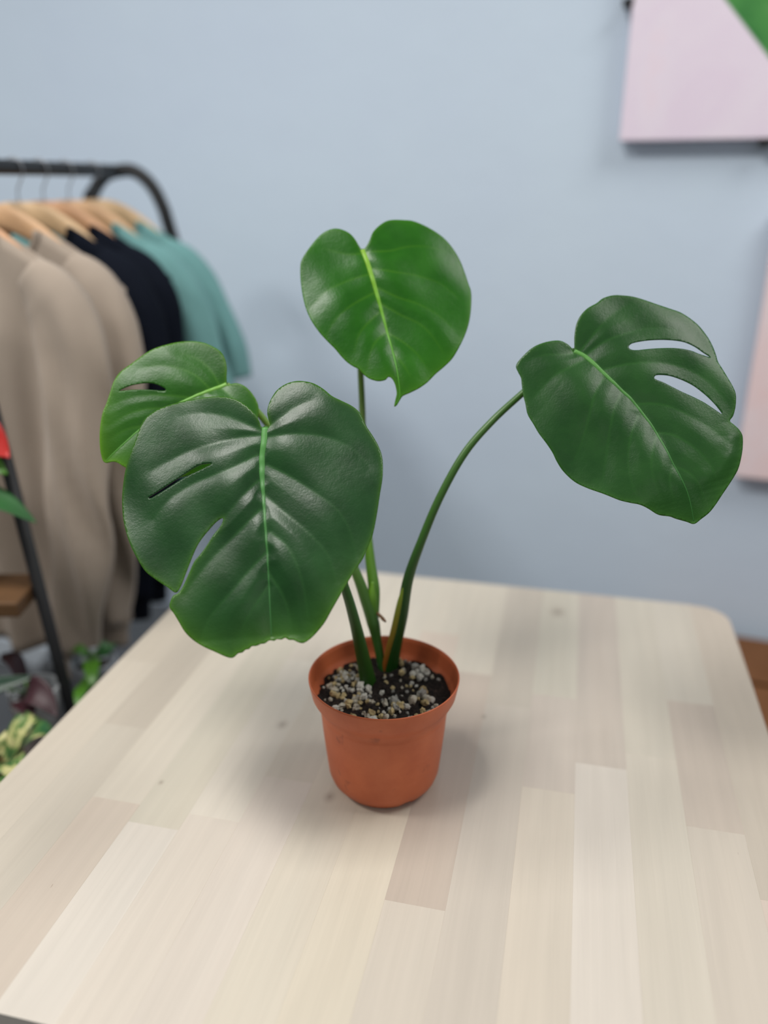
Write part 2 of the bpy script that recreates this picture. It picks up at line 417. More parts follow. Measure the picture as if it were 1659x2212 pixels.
LEAF = {
 'A': dict(
  loc=[-0.1037,-0.0073,0.3832],
  u=[0.995,-0.0773,0.0632],
  v=[0.0,0.633,0.7742],
  out=[[-1.2,1.4],[-4.3,3.1],[-6.7,9.2],[-13.6,18.1],[-24.2,27.0],[-34.9,32.0],[-47.3,34.3],[-61.4,34.5],[-75.2,32.7],[-88.9,30.1],[-101.3,26.9],[-110.2,22.7],[-116.1,17.0],[-119.5,7.3],[-122.8,-5.0],[-127.2,-18.5],[-130.2,-31.6],[-131.4,-43.3],[-131.2,-55.3],[-128.8,-69.4],[-125.6,-80.1],[-122.0,-89.0],[-117.0,-99.5],[-109.5,-111.5],[-100.7,-123.3],[-90.8,-130.9],[-80.3,-137.7],[-71.7,-143.2],[-67.9,-138.6],[-64.3,-128.0],[-60.4,-117.2],[-56.8,-108.0],[-52.8,-100.2],[-47.1,-92.4],[-41.1,-85.3],[-36.5,-81.4],[-33.9,-80.5],[-33.5,-82.5],[-35.8,-87.9],[-41.8,-95.8],[-47.3,-105.2],[-52.4,-112.1],[-56.8,-117.4],[-61.5,-128.2],[-65.6,-138.2],[-69.7,-143.9],[-73.4,-145.8],[-75.5,-150.5],[-75.7,-155.9],[-71.7,-160.7],[-66.3,-168.5],[-61.1,-176.2],[-53.9,-183.0],[-45.0,-188.4],[-35.4,-192.7],[-25.9,-196.9],[-21.0,-198.1],[-18.2,-197.1],[-15.3,-194.5],[-11.9,-193.9],[-9.2,-191.7],[-6.2,-191.2],[-4.4,-189.1],[-0.2,-188.7],[3.5,-187.0],[6.4,-186.7],[9.9,-184.0],[13.7,-184.4],[15.9,-183.2],[19.8,-183.6],[22.7,-182.2],[25.8,-183.9],[29.6,-184.1],[33.5,-186.0],[38.0,-186.7],[43.2,-183.6],[49.2,-177.8],[55.4,-170.7],[61.4,-160.5],[67.2,-150.0],[73.0,-139.1],[80.4,-126.8],[86.3,-117.4],[90.8,-106.3],[94.5,-95.0],[97.5,-78.8],[99.9,-62.8],[102.3,-46.4],[102.2,-30.9],[99.8,-20.5],[94.9,-10.0],[88.5,0.5],[85.2,7.5],[82.0,14.5],[75.5,20.4],[65.9,25.3],[57.9,29.5],[49.6,36.8],[41.3,42.1],[33.0,44.5],[24.7,45.0],[16.4,42.7],[9.2,37.4],[4.8,30.0],[2.0,21.7],[1.2,14.6],[2.4,8.0],[3.4,3.2]],
  holes=[[[-46.3,-31.3],[-55.6,-31.3],[-64.1,-34.5],[-74.2,-40.3],[-84.1,-46.3],[-92.4,-51.2],[-101.1,-55.5],[-104.1,-57.2],[-101.3,-57.9],[-92.2,-53.8],[-83.8,-49.1],[-74.0,-43.4],[-65.6,-39.4],[-55.4,-35.7]]],
  mid=[[-0.9,1.4],[-1.4,-13.4],[-2.7,-29.8],[-0.8,-55.2],[2.5,-80.8],[6.2,-113.0],[8.5,-143.8],[10.4,-168.1],[11.2,-180.7]],
  lat=[[[-4.3,-1.3],[-18.6,6.2],[-38.0,15.1],[-58.9,19.3],[-79.2,17.6]],[[-5.0,-5.2],[-29.8,-7.7],[-52.6,-13.0],[-76.4,-19.6],[-101.7,-31.3]],[[-6.9,-23.1],[-24.5,-33.6],[-43.4,-41.7],[-63.5,-48.4],[-83.0,-60.5],[-97.8,-77.3]],[[-5.2,-46.7],[-19.3,-64.4],[-28.5,-75.4],[-33.9,-80.7]],[[-2.0,-73.9],[-13.6,-87.1],[-27.7,-100.8],[-41.1,-114.8],[-54.7,-131.6],[-63.5,-145.3]],[[5.3,-111.4],[-8.6,-127.0],[-24.5,-147.0],[-39.7,-164.6],[-47.0,-182.3]],[[7.9,-139.2],[-2.8,-156.3],[-12.9,-174.2]],[[2.2,1.8],[13.0,9.4],[25.6,19.6],[40.2,26.1]],[[3.5,-7.9],[26.5,-6.3],[50.4,-8.4],[74.5,-18.9],[90.5,-36.1]],[[1.5,-32.6],[20.8,-43.2],[43.8,-59.1],[64.5,-76.0],[75.5,-95.3],[80.2,-114.1]],[[1.4,-60.2],[22.3,-79.8],[41.7,-96.7],[57.5,-115.8],[63.9,-136.0]],[[8.0,-94.1],[22.3,-106.3],[32.2,-123.9],[38.6,-145.2],[41.5,-168.8]],[[7.3,-128.5],[18.3,-144.4],[24.6,-159.5],[27.7,-177.3]]],
  prm={"dome":9,"groove":3.2,"droop":5,"quilt":2.0,"wave":1.5,"seed":0.6,"vcol":0.22,"tipglow":0.55},
 ),
 'B': dict(
  loc=[-0.1536,0.0907,0.3994],
  u=[0.9967,0.0654,-0.0471],
  v=[0.0,0.5847,0.8112],
  out=[[0.2,1.3],[-0.7,8.4],[-1.1,19.6],[-3.9,29.3],[-8.7,36.1],[-16.2,40.9],[-25.5,44.8],[-36.4,46.1],[-48.9,44.7],[-61.0,40.9],[-73.1,35.8],[-83.3,28.7],[-93.3,19.6],[-103.0,10.2],[-108.2,0.3],[-110.9,-11.1],[-113.6,-22.4],[-116.4,-31.7],[-117.8,-44.5],[-117.8,-57.1],[-116.6,-69.2],[-114.1,-77.8],[-110.5,-80.1],[-104.1,-79.5],[-98.5,-81.3],[-93.8,-84.4],[-76.8,-92.2],[-52.4,-96.7],[-37.2,-94.1],[-18.8,-86.7],[-1.9,-76.2],[15.2,-63.4],[26.9,-48.0],[31.1,-32.9],[31.8,-23.7],[29.9,-16.4],[24.7,-8.1],[18.2,-1.6],[10.8,2.0],[3.9,1.9]],
  holes=[[[-102.1,-9.6],[-97.1,-6.3],[-89.5,-3.2],[-77.5,-0.7],[-68.6,-1.4],[-60.5,-4.9],[-58.1,-7.2],[-61.3,-8.0],[-75.3,-7.4],[-89.1,-8.1],[-97.8,-9.3]]],
  mid=[[-0.5,1.8],[-22.7,-8.7],[-48.5,-22.5],[-73.5,-41.2],[-93.1,-60.1],[-111.3,-78.3]],
  lat=[[[-7.3,0.1],[-16.8,15.8],[-29.9,27.0],[-46.2,32.0]],[[-15.9,-4.4],[-30.5,8.9],[-46.8,15.8],[-66.5,18.1],[-85.8,14.9]],[[-33.0,-13.9],[-50.5,-12.8],[-69.8,-12.6],[-92.1,-16.4],[-107.3,-24.1]],[[-53.6,-25.4],[-74.1,-26.9],[-92.7,-33.1],[-109.5,-44.4]],[[-76.8,-44.1],[-92.0,-47.6],[-107.0,-56.9]],[[-7.2,-1.2],[6.1,-13.0],[17.5,-31.7]],[[-22.6,-9.7],[-14.1,-29.7],[-9.6,-53.5]],[[-48.4,-23.5],[-41.4,-46.8],[-41.4,-76.3]],[[-73.4,-42.2],[-69.8,-62.5],[-72.0,-84.2]]],
  prm={"dome":9,"groove":2.6,"droop":8,"quilt":1.2,"wave":1.2,"seed":2.1,"vcol":0.3},
 ),
 'C': dict(
  loc=[-0.0217,0.1707,0.519],
  u=[0.9987,0.0414,-0.0285],
  v=[0.0,0.5668,0.8239],
  out=[[-0.4,1.2],[-3.7,5.4],[-7.4,11.5],[-12.3,17.3],[-18.4,21.1],[-25.8,23.3],[-33.1,22.6],[-40.4,19.0],[-46.4,13.3],[-52.3,5.1],[-58.2,-4.4],[-61.9,-12.3],[-62.7,-20.0],[-62.3,-30.2],[-61.1,-40.6],[-59.0,-52.4],[-55.8,-64.3],[-50.7,-76.4],[-43.4,-88.0],[-34.9,-98.0],[-26.5,-106.8],[-20.5,-114.2],[-14.6,-120.4],[-8.6,-124.9],[-3.9,-127.4],[-1.6,-129.3],[2.0,-133.7],[7.9,-138.2],[16.1,-140.7],[23.1,-139.6],[26.0,-136.6],[28.7,-137.3],[31.3,-140.6],[33.1,-145.3],[34.3,-152.2],[33.2,-157.9],[31.9,-164.9],[34.5,-163.6],[37.9,-158.0],[40.2,-155.1],[47.7,-151.9],[56.0,-147.4],[64.4,-140.6],[72.9,-131.2],[81.4,-123.5],[89.8,-114.6],[97.3,-101.4],[103.9,-86.5],[107.8,-73.3],[110.2,-57.1],[110.9,-40.1],[108.2,-29.0],[104.9,-16.5],[100.2,-3.2],[92.8,9.5],[84.1,19.4],[74.2,26.6],[63.0,32.6],[51.8,36.7],[43.1,37.2],[30.7,37.0],[23.3,34.8],[15.9,28.7],[10.3,21.0],[7.3,12.3],[4.3,5.6],[1.3,1.7]],
  holes=[],
  mid=[[0.0,1.2],[6.2,-16.6],[13.6,-42.2],[19.7,-64.8],[25.7,-89.2],[31.5,-113.3],[35.5,-135.3],[37.3,-155.5],[33.3,-162.9]],
  lat=[[[3.7,-1.4],[26.8,0.3],[45.3,6.2],[67.5,7.5],[85.1,4.3]],[[9.2,-20.0],[32.8,-23.8],[57.3,-26.1],[79.4,-33.0],[96.3,-46.9]],[[14.2,-39.8],[35.2,-50.7],[56.9,-57.6],[76.2,-68.4],[92.9,-84.7]],[[19.7,-57.3],[38.9,-69.3],[56.7,-78.4],[68.5,-90.0],[80.3,-108.7]],[[25.7,-87.9],[40.0,-97.4],[54.1,-110.4],[64.6,-126.6]],[[30.9,-110.6],[39.7,-121.4],[47.8,-135.4]],[[1.3,-2.4],[-13.3,-4.3],[-27.9,-0.8],[-40.1,3.0]],[[7.5,-25.7],[-8.2,-30.6],[-25.0,-38.6],[-39.3,-48.0],[-51.0,-61.8]],[[13.0,-44.8],[-3.2,-55.3],[-18.7,-68.0],[-29.2,-80.5],[-35.0,-92.9]],[[17.3,-66.3],[6.5,-78.3],[-3.0,-91.9],[-7.6,-110.4]],[[24.5,-86.7],[13.6,-98.9],[7.8,-113.2],[5.5,-128.2]]],
  prm={"dome":8,"groove":2.4,"droop":3,"quilt":0.9,"wave":1.6,"seed":3.3,"vcol":0.24},
 ),
 'D': dict(
  loc=[0.1801,0.0776,0.4341],
  u=[0.9968,-0.0637,0.0489],
  v=[0.0,0.6092,0.793],
  out=[[0.3,2.4],[1.1,7.9],[1.5,17.2],[3.5,28.2],[7.6,36.7],[14.9,44.7],[24.6,51.1],[31.3,56.9],[40.8,60.3],[50.0,60.3],[60.5,58.7],[70.8,55.1],[82.6,50.2],[94.4,45.7],[104.7,41.6],[114.5,33.8],[121.2,26.1],[127.4,14.8],[130.6,5.2],[132.2,-3.6],[133.0,-12.6],[135.6,-19.5],[138.7,-28.2],[142.8,-40.1],[144.1,-48.3],[142.6,-59.2],[139.5,-68.5],[136.0,-73.6],[139.8,-77.8],[143.7,-82.3],[146.0,-88.3],[145.0,-98.9],[142.1,-109.7],[138.1,-120.2],[131.6,-130.3],[122.1,-143.3],[116.0,-151.7],[110.0,-158.7],[103.0,-164.0],[96.8,-167.9],[90.6,-166.3],[80.9,-163.5],[75.3,-161.4],[65.6,-159.8],[57.3,-154.9],[48.8,-150.9],[40.4,-149.1],[30.7,-146.4],[17.3,-139.9],[3.9,-133.7],[-6.8,-126.9],[-16.2,-116.5],[-21.5,-107.3],[-25.4,-98.2],[-30.8,-88.9],[-36.9,-79.3],[-41.5,-69.7],[-46.2,-60.0],[-47.9,-48.9],[-49.7,-39.4],[-50.4,-29.9],[-50.9,-23.5],[-53.3,-17.8],[-55.1,-12.1],[-52.9,-7.4],[-47.5,-1.5],[-39.8,5.0],[-30.7,9.5],[-19.9,12.4],[-12.3,12.7],[-6.4,10.1],[-2.0,6.3]],
  holes=[[[50.6,2.7],[53.6,6.1],[61.3,8.4],[71.9,9.8],[83.7,9.9],[95.4,8.8],[104.2,6.9],[112.8,2.6],[119.8,-3.0],[126.0,-7.8],[116.4,-5.2],[109.2,-2.1],[100.5,-0.0],[90.2,1.1],[76.9,0.9],[64.8,-0.3],[57.3,-1.1],[52.2,-0.2]],[[71.4,-29.9],[73.4,-27.1],[80.2,-26.7],[87.5,-27.7],[97.5,-31.5],[107.2,-37.3],[115.0,-44.7],[121.3,-52.2],[126.8,-60.4],[129.6,-66.8],[123.0,-61.6],[115.2,-55.1],[105.8,-49.1],[96.1,-43.9],[86.4,-38.3],[79.4,-34.3],[73.7,-31.8]]],
  mid=[[1.0,2.8],[11.0,-3.5],[23.1,-17.8],[36.4,-34.2],[49.9,-49.6],[60.2,-65.5],[68.8,-81.6],[75.2,-98.2],[80.7,-113.7],[86.4,-127.4],[92.6,-144.4],[96.7,-165.5]],
  lat=[[[5.4,1.7],[19.4,17.8],[35.6,35.8],[52.0,48.4]],[[11.1,-1.9],[27.6,9.0],[45.8,16.3],[70.4,22.9],[96.9,20.6]],[[27.4,-18.1],[44.7,-15.3],[66.7,-13.8],[87.5,-15.1],[107.4,-22.5],[123.3,-36.0],[135.2,-55.7]],[[55.4,-53.5],[70.9,-54.7],[86.0,-59.5],[101.9,-69.7],[117.7,-81.0],[132.8,-96.9]],[[70.0,-83.2],[83.5,-86.0],[98.9,-97.7],[111.5,-113.0],[118.6,-130.5]],[[81.9,-116.7],[93.8,-123.1],[102.7,-134.9],[106.3,-148.8]],[[-0.8,-0.1],[-13.2,-1.8],[-31.2,-2.5],[-46.2,-7.8]],[[9.1,-7.2],[-6.7,-16.5],[-21.9,-25.4],[-38.8,-43.0]],[[25.1,-28.3],[16.1,-44.1],[9.0,-67.0],[2.4,-88.7],[-5.7,-106.5]],[[41.8,-41.3],[32.4,-60.2],[26.7,-83.0],[22.8,-104.8],[18.5,-126.0]],[[54.3,-65.7],[46.4,-83.9],[42.2,-103.5],[42.2,-124.3],[46.5,-142.2]],[[69.9,-84.8],[63.0,-103.2],[61.2,-122.9],[67.2,-144.3]],[[80.5,-115.3],[76.0,-130.6],[79.6,-151.3]]],
  prm={"dome":9,"groove":2.4,"droop":9,"quilt":1.2,"wave":1.8,"seed":4.4,"vcol":0.26,"ridge_h":2.2,"ridge":[[[129.2,-72.9],[135.9,-88.6],[131.7,-106.7],[121.1,-121.4],[105.0,-130.7],[88.1,-134.0]]]},
 ),
}

def leaf_material(name, dark, light, vein, edge, rough, trans):
    t = NT(name); v = t.coord('Object')
    at = t.n('ShaderNodeAttribute'); at.attribute_name = 'vein'
    ae = t.n('ShaderNodeAttribute'); ae.attribute_name = 'margin'
    f = t.noise(v, 22, 4); g = t.noise(v, 160, 3)
    c = t.ramp(f, [(.32, lin(*dark)), (.68, lin(*light))])
    c = t.mix(t.math('MULTIPLY', t.math('SUBTRACT', g, .4), .35, clamp=True), c, lin(*light))
    c = t.mix(t.math('MULTIPLY', ae.outputs['Fac'], .75, clamp=True), c, lin(*edge))
    c = t.mix(at.outputs['Fac'], c, lin(*vein))
    t.l(c, t.b.inputs['Base Color'])
    r = t.math('ADD', t.math('MULTIPLY', f, .16), rough - .08)
    t.l(r, t.b.inputs['Roughness']); t.set(Specular_IOR_Level=.33)
    t.bump(t.math('ADD', t.math('MULTIPLY', t.noise(v, 190, 3), .6), t.math('MULTIPLY', t.noise(v, 620, 2), .4)), .22, .0012)
    tr = t.n('ShaderNodeBsdfTranslucent'); mx = t.n('ShaderNodeMixShader'); mx.inputs[0].default_value = trans
    t.l(t.mix(.5, c, lin(*edge)), tr.inputs['Color'])
    t.l(t.b.outputs[0], mx.inputs[1]); t.l(tr.outputs[0], mx.inputs[2]); t.l(mx.outputs[0], t.out.inputs['Surface'])
    return t.m
def resample(P, step, closed):
    P = [np.array(p, float) for p in P]; n = len(P); out = []
    for i in range(n if closed else n - 1):
        if closed: a, b, c_, d = P[i - 1], P[i], P[(i + 1) % n], P[(i + 2) % n]
        else: a, b, c_, d = P[max(i - 1, 0)], P[i], P[i + 1], P[min(i + 2, n - 1)]
        L = np.hypot(*(c_ - b)); m = max(1, int(round(L / step)))
        m1 = (c_ - a) * .5; m2 = (d - b) * .5
        for mm in (m1, m2):
            q = np.hypot(*mm)
            if q > L * 1.2: mm *= L * 1.2 / q
        for k in range(m):
            s = k / m
            out.append((2 * s ** 3 - 3 * s ** 2 + 1) * b + (s ** 3 - 2 * s * s + s) * m1 + (-2 * s ** 3 + 3 * s * s) * c_ + (s ** 3 - s * s) * m2)
    if not closed: out.append(P[-1])
    return np.array(out)
def inside(P, poly):
    x, y = P[:, 0], P[:, 1]; r = np.zeros(len(P), bool); n = len(poly)
    for i in range(n):
        x0, y0 = poly[i]; x1, y1 = poly[(i + 1) % n]
        if y0 == y1: continue
        m = ((y0 > y) != (y1 > y)) & (x < (x1 - x0) * (y - y0) / (y1 - y0) + x0)
        r ^= m
    return r
STEP = 1.5
def make_leaf(key, mat, vein_mat, label, midr, jit):
    D = LEAF[key]; rr = random.Random(jit)
    out = resample(D['out'], 1.3, True); holes = [resample(h, 1.0, True) for h in D['holes']]
    mid = resample(D['mid'], 4, False); lat = [resample(l, 5, False) for l in D['lat']]
    lo, hi = out.min(0), out.max(0)
    gx, gy = np.meshgrid(np.arange(lo[0], hi[0], STEP), np.arange(lo[1], hi[1], STEP * .866))
    gx[1::2] += STEP / 2
    P = np.column_stack([gx.ravel(), gy.ravel()])
    P = P[inside(P, out)]
    loop = np.vstack([out, out[:1]])
    P = P[seg_dist(P, loop)[0] > .7]
    for h in holes:
        P = P[~inside(P, h)]; P = P[seg_dist(P, np.vstack([h, h[:1]]))[0] > .6]
    pts = [out] + holes; E = []; base = 0
    for q in pts:
        n = len(q); E += [(base + i, base + (i + 1) % n) for i in range(n)]; base += n
    allp = np.vstack(pts + [P])
    rv, re_, rf, *_ = delaunay_2d_cdt([Vector(p) for p in allp], E, [], 0, 1e-5)
    rv = np.array([(p.x, p.y) for p in rv]); rf = np.array([tuple(q) for q in rf])
    cen = rv[rf].mean(1)
    keep = inside(cen, out)
    for h in holes: keep &= ~inside(cen, h)
    rf = rf[keep]
    h, dm, tm, q, qt = relief(rv, mid, lat, D['prm'])
    de = seg_dist(rv, loop)[0]
    V = np.column_stack([rv, h]) * .001
    me = mesh('leaf', V, [tuple(int(i) for i in f) for f in rf])
    vein = np.clip(D['prm']['vcol'] * np.exp(-(q / 1.1) ** 2) * (1 - .8 * qt) + .5 * np.exp(-(dm / 2.2) ** 2) * (1 - tm) ** 1.5, 0, 1)
    marg = np.exp(-de / 1.6) * .5 + D['prm'].get('tipglow', .6) * np.exp(-de / 14) * np.clip(tm * 1.6 - .85, 0, 1)
    a = me.attributes.new('vein', 'FLOAT', 'POINT'); a.data.foreach_set('value', vein.astype(np.float32))
    a = me.attributes.new('margin', 'FLOAT', 'POINT'); a.data.foreach_set('value', np.clip(marg, 0, 1).astype(np.float32))
    u, v_ = Vector(D['u']), Vector(D['v']); n_ = u.cross(v_)
    rot = Matrix((u, v_, n_)).transposed().to_euler()
    o = link('leaf', me, plant, D['loc'], rot, [mat]); o['label'] = label
    s = o.modifiers.new('thickness', 'SOLIDIFY'); s.thickness = .0007; s.offset = -1
    # raised midrib of its own
    m3 = resample(D['mid'], 2.0, False)
    hh = relief(m3, mid, lat, D['prm'])[0]
    path = np.column_stack([m3, hh + .15]) * .001
    mme = mesh('midrib', *tube(path, midr, 10, True, [.5, .5], (0, 0, 1)))
    n_r = len(path); at = mme.attributes.new('along', 'FLOAT', 'POINT')
    at.data.foreach_set('value', np.repeat(np.linspace(0, 1, n_r), 10).astype(np.float32))
    mr = link('midrib', mme, o, mats=[vein_mat])
    mr['label'] = 'paler raised midrib'
    return o
def midrib_mat(name, top, low):
    t = NT(name); at = t.n('ShaderNodeAttribute'); at.attribute_name = 'along'
    t.l(t.ramp(at.outputs['Fac'], [(0, lin(*top)), (.28, lin(*[.6 * a_ + .4 * b_ for a_, b_ in zip(top, low)])), (.75, lin(*low))]), t.b.inputs['Base Color'])
    t.set(Roughness=.42, Specular_IOR_Level=.35); return t.m
ML = dict(
    A=leaf_material('dark_leaf', (14, 52, 18), (26, 70, 28), (66, 118, 58), (88, 138, 30), .34, .08),
    B=leaf_material('light_leaf', (27, 78, 8), (40, 98, 14), (84, 140, 38), (112, 164, 40), .34, .16),
    C=leaf_material('fresh_leaf', (22, 82, 2), (34, 100, 4), (94, 150, 20), (84, 140, 28), .31, .16),
    D=leaf_material('mid_leaf', (16, 60, 16), (28, 76, 22), (56, 112, 42), (66, 118, 36), .35, .10))
MV = dict(A=midrib_mat('midrib_dark', (82, 142, 70), (48, 100, 48)), B=midrib_mat('midrib_light', (118, 168, 72), (76, 136, 46)),
          C=midrib_mat('midrib_fresh', (126, 172, 40), (70, 138, 26)), D=midrib_mat('midrib_mid', (84, 140, 62), (46, 100, 42)))
make_leaf('A', ML['A'], MV['A'], 'large dark green leaf with a slit and a chewed tip', [.0030, .0030, .0028, .0017, .0013, .0011, .0009, .0007, .0005, .0003], 1)
make_leaf('B', ML['B'], MV['B'], 'light green leaf with one small hole behind the dark leaf', [.0022, .0017, .0013, .0009, .0006, .0003], 2)
make_leaf('C', ML['C'], MV['C'], 'bright green heart shaped leaf at the top centre', [.0024, .0025, .0021, .0016, .0011, .0008, .0005, .0003], 3)
make_leaf('D', ML['D'], MV['D'], 'green leaf on a long arching stalk with two narrow holes', [.0024, .0021, .0016, .0012, .0010, .0008, .0005, .0003], 4)
# leaf stalks
def stalk_mat(name, low, high, z0, z1):
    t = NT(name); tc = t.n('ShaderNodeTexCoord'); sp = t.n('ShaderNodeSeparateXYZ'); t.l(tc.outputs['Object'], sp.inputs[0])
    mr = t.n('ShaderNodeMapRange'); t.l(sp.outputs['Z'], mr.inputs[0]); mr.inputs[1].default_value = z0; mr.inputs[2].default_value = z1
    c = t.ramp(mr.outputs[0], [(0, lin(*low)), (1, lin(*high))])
    c = t.mix(t.math('MULTIPLY', t.noise(t.coord('Object', (60, 60, 6)), 3, 3), .4), c, t.mix(1., c, (.6, .7, .5, 1), 'MULTIPLY'))
    t.l(c, t.b.inputs['Base Color']); t.set(Roughness=.38); return t.m
def stalk(path, radii, mat, name='petiole', label=None, flat=None, fd=None, n=8, seg=16):
    o = link(name, mesh(name, *tube(catmull(path, n), radii, seg, True, flat, fd)), plant, mats=[mat])
    if label: o['label'] = label
    return o
stalk([(-.0141, .0193, .088), (-.0162, .0193, .105), (-.0214, .0195, .1347), (-.0288, .0176, .1758), (-.0382, .017, .2148), (-.0571, .0187, .273), (-.0789, .0166, .3297), (-.0957, .0102, .3651), (-.105, -.0008, .3807)],
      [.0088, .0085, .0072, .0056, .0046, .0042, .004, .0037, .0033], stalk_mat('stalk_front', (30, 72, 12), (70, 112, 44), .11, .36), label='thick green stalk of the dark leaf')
stalk([(.0, .044, .088), (-.002, .0465, .105), (-.0075, .052, .135), (-.0114, .0545, .155), (-.019, .0591, .1798), (-.0299, .0656, .2097), (-.0545, .081, .2619), (-.0896, .0974, .3165), (-.1193, .106, .357), (-.143, .105, .3868), (-.1548, .0974, .3975)],
      [.0042, .0042, .0050, .0068, .0062, .0050, .0042, .004, .0036, .0032, .0026], stalk_mat('stalk_left', (36, 92, 34), (104, 140, 56), .10, .30), label='green stalk of the light leaf')
stalk([(-.0105, .0545, .150), (-.0108, .058, .1600), (-.0105, .068, .1874), (-.015, .086, .217), (-.0215, .1204, .2815), (-.023, .1517, .355), (-.025, .1702, .3963), (-.0268, .1871, .4522), (-.0259, .1928, .499), (-.0211, .1789, .518)],
      [.004, .0056, .0062, .0052, .0036, .0034, .0033, .0032, .003, .0024], stalk_mat('stalk_top', (86, 140, 34), (92, 122, 44), .16, .36), label='slender yellow green stalk of the top leaf')
stalk([(.0062, .046, .088), (.0072, .0472, .105), (.0124, .0482, .1365), (.0184, .0493, .1661), (.0248, .0518, .2075), (.0374, .0539, .2479), (.0551, .059, .2931), (.0786, .0675, .3359), (.1055, .0773, .3659), (.1354, .0903, .3904), (.1633, .0985, .4138), (.1785, .0951, .4294), (.1823, .0889, .4327)],
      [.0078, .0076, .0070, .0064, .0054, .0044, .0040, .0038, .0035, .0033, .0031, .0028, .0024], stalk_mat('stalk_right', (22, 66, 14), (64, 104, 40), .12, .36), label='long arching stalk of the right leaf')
stalk([(.0002, .0440, .0985), (.0044, .0442, .122), (.0106, .0446, .150), (.0178, .0468, .186), (.0272, .0500, .2190)], [.0038, .0042, .0042, .0036, .0008],
      stalk_mat('sheath_dry', (158, 92, 34), (136, 158, 48), .115, .190), 'sheath', 'yellowing dried sheath along the stalk', [.5, .5], (0, 1, 0))
stalk([(-.0080, .0545, .142), (-.0120, .0552, .160), (-.0128, .0585, .182), (-.0118, .064, .198)], [.0030, .0060, .0052, .0010],
      stalk_mat('sheath_green', (52, 110, 30), (110, 160, 40), .15, .19), 'sheath', 'pale green sheath between two stalks', [.55, .55], (0, 1, 0))
stalk([(-.0094, .059, .1663), (-.0046, .0521, .1652), (-.001, .048, .163), (.0017, .0443, .1618)], [.0016, .0015, .0019, .0010], plain('dry_root', (120, 88, 60), .8), 'dry_stub', 'brown dried stub beside the stalks')

# ------------------------------------------------------------------ paintings on the wall
def canvas(name, s0, s1, z0, z1, mat, label, clips=()):
    w, h = s1 - s0, z1 - z0
    root = tag(empty(name, wall_pt((s0 + s1) / 2, 0, (z0 + z1) / 2), WALL_A), label, 'painting')
    c = link('canvas', box_mesh('canvas', w, .030, h, .003, 2, (0, -.025, 0)), root, mats=[mat])
    for sx in (-1, 1):
        link('stretcher_bar', box_mesh('stretcher_bar', .04, .008, h - .02, .001), root, (sx * (w / 2 - .04), -.006, 0), (0, 0, 0), [M_leg])
        link('stretcher_bar', box_mesh('stretcher_bar', w - .14, .008, .04, .001), root, (0, -.006, sx * (h / 2 - .04)), (0, 0, 0), [M_leg])
    for (cs, cz) in clips:
        o = link('clip', box_mesh('clip', .022, .034, .014, .003, 2), root, (cs - (s0 + s1) / 2, -.023, cz - (z0 + z1) / 2), (0, 0, 0), [M_black]); o['label'] = 'small black metal clip'
    return root
M_black = plain('black_metal', (15, 16, 19), .5, .5, .1, 30)
S0, S1, Z0, Z1 = .486, 1.06, 1.537, 2.14
t = NT('painting_pink_green'); v = t.coord('Object'); sp = t.n('ShaderNodeSeparateXYZ'); t.l(v, sp.inputs[0])
pink = t.ramp(t.noise(v, 9, 5, .6, .8), [(.3, lin(238, 223, 240)), (.55, lin(241, 229, 243)), (.75, lin(245, 224, 236))])
grn = t.ramp(t.noise(v, 13, 3, .5, .5), [(.35, lin(46, 124, 52)), (.52, lin(70, 146, 66)), (.60, lin(88, 152, 80)), (.66, lin(140, 184, 176))])
# the wedge: to the upper right of a slanting straight edge
ea = t.math('ADD', t.math('MULTIPLY', sp.outputs['X'], .737), t.math('MULTIPLY', sp.outputs['Z'], .676))
e0 = (.637 - (S0 + S1) / 2) * .737 + (1.760 - (Z0 + Z1) / 2) * .676
wedge = t.math('MULTIPLY', t.math('SUBTRACT', ea, e0), 250., clamp=True)
t.l(t.mix(wedge, pink, grn), t.b.inputs['Base Color']); t.set(Roughness=.6); t.bump(t.noise(v, 60, 4), .2, .001)
canvas('canvas_painting', S0, S1, Z0, Z1, t.m, 'pink canvas with a green slanting shape hung at the top right of the wall', [(.480, 1.765), (.742, 1.532)])
t = NT('painting_pink'); v = t.coord('Object')
t.l(t.ramp(t.noise(v, 7, 5, .6, .8), [(.3, lin(245, 216, 216)), (.55, lin(243, 226, 230)), (.75, lin(246, 212, 206))]), t.b.inputs['Base Color']); t.set(Roughness=.6)
canvas('canvas_painting', .782, 1.36, .900, 1.425, t.m, 'plain pink canvas hung lower down beside the leaf on the right')

# ------------------------------------------------------------------ carton
t = NT('kraft_cardboard'); v = t.coord('Object')
t.l(t.ramp(t.noise(v, 14, 4), [(.3, lin(108, 70, 40)), (.7, lin(120, 80, 50))]), t.b.inputs['Base Color']); t.set(Roughness=.75, Specular_IOR_Level=.25)
t.bump(t.noise(v, 25, 3), .3, .004)
M_card = t.m
BH, BW, BD = .53, .62, .40
carton = tag(empty('cardboard_box', wall_pt(.93, .24, 0), WALL_A), 'brown cardboard box with folded flaps between table and wall', 'box')
bm = bmesh.new()
def wallpanel(sx, sy, cx, cy):
    r = bmesh.ops.create_cube(bm, size=1)
    for v_ in r['verts']: v_.co = Vector((v_.co.x * sx + cx, v_.co.y * sy + cy, v_.co.z * BH + BH / 2))
wallpanel(BW, .005, 0, -BD / 2); wallpanel(BW, .005, 0, BD / 2); wallpanel(.005, BD, -BW / 2, 0); wallpanel(.005, BD, BW / 2, 0)
r = bmesh.ops.create_cube(bm, size=1)
for v_ in r['verts']: v_.co = Vector((v_.co.x * BW, v_.co.y * BD, v_.co.z * .005 + .003))
link('body', from_bm('body', bm), carton, mats=[M_card])
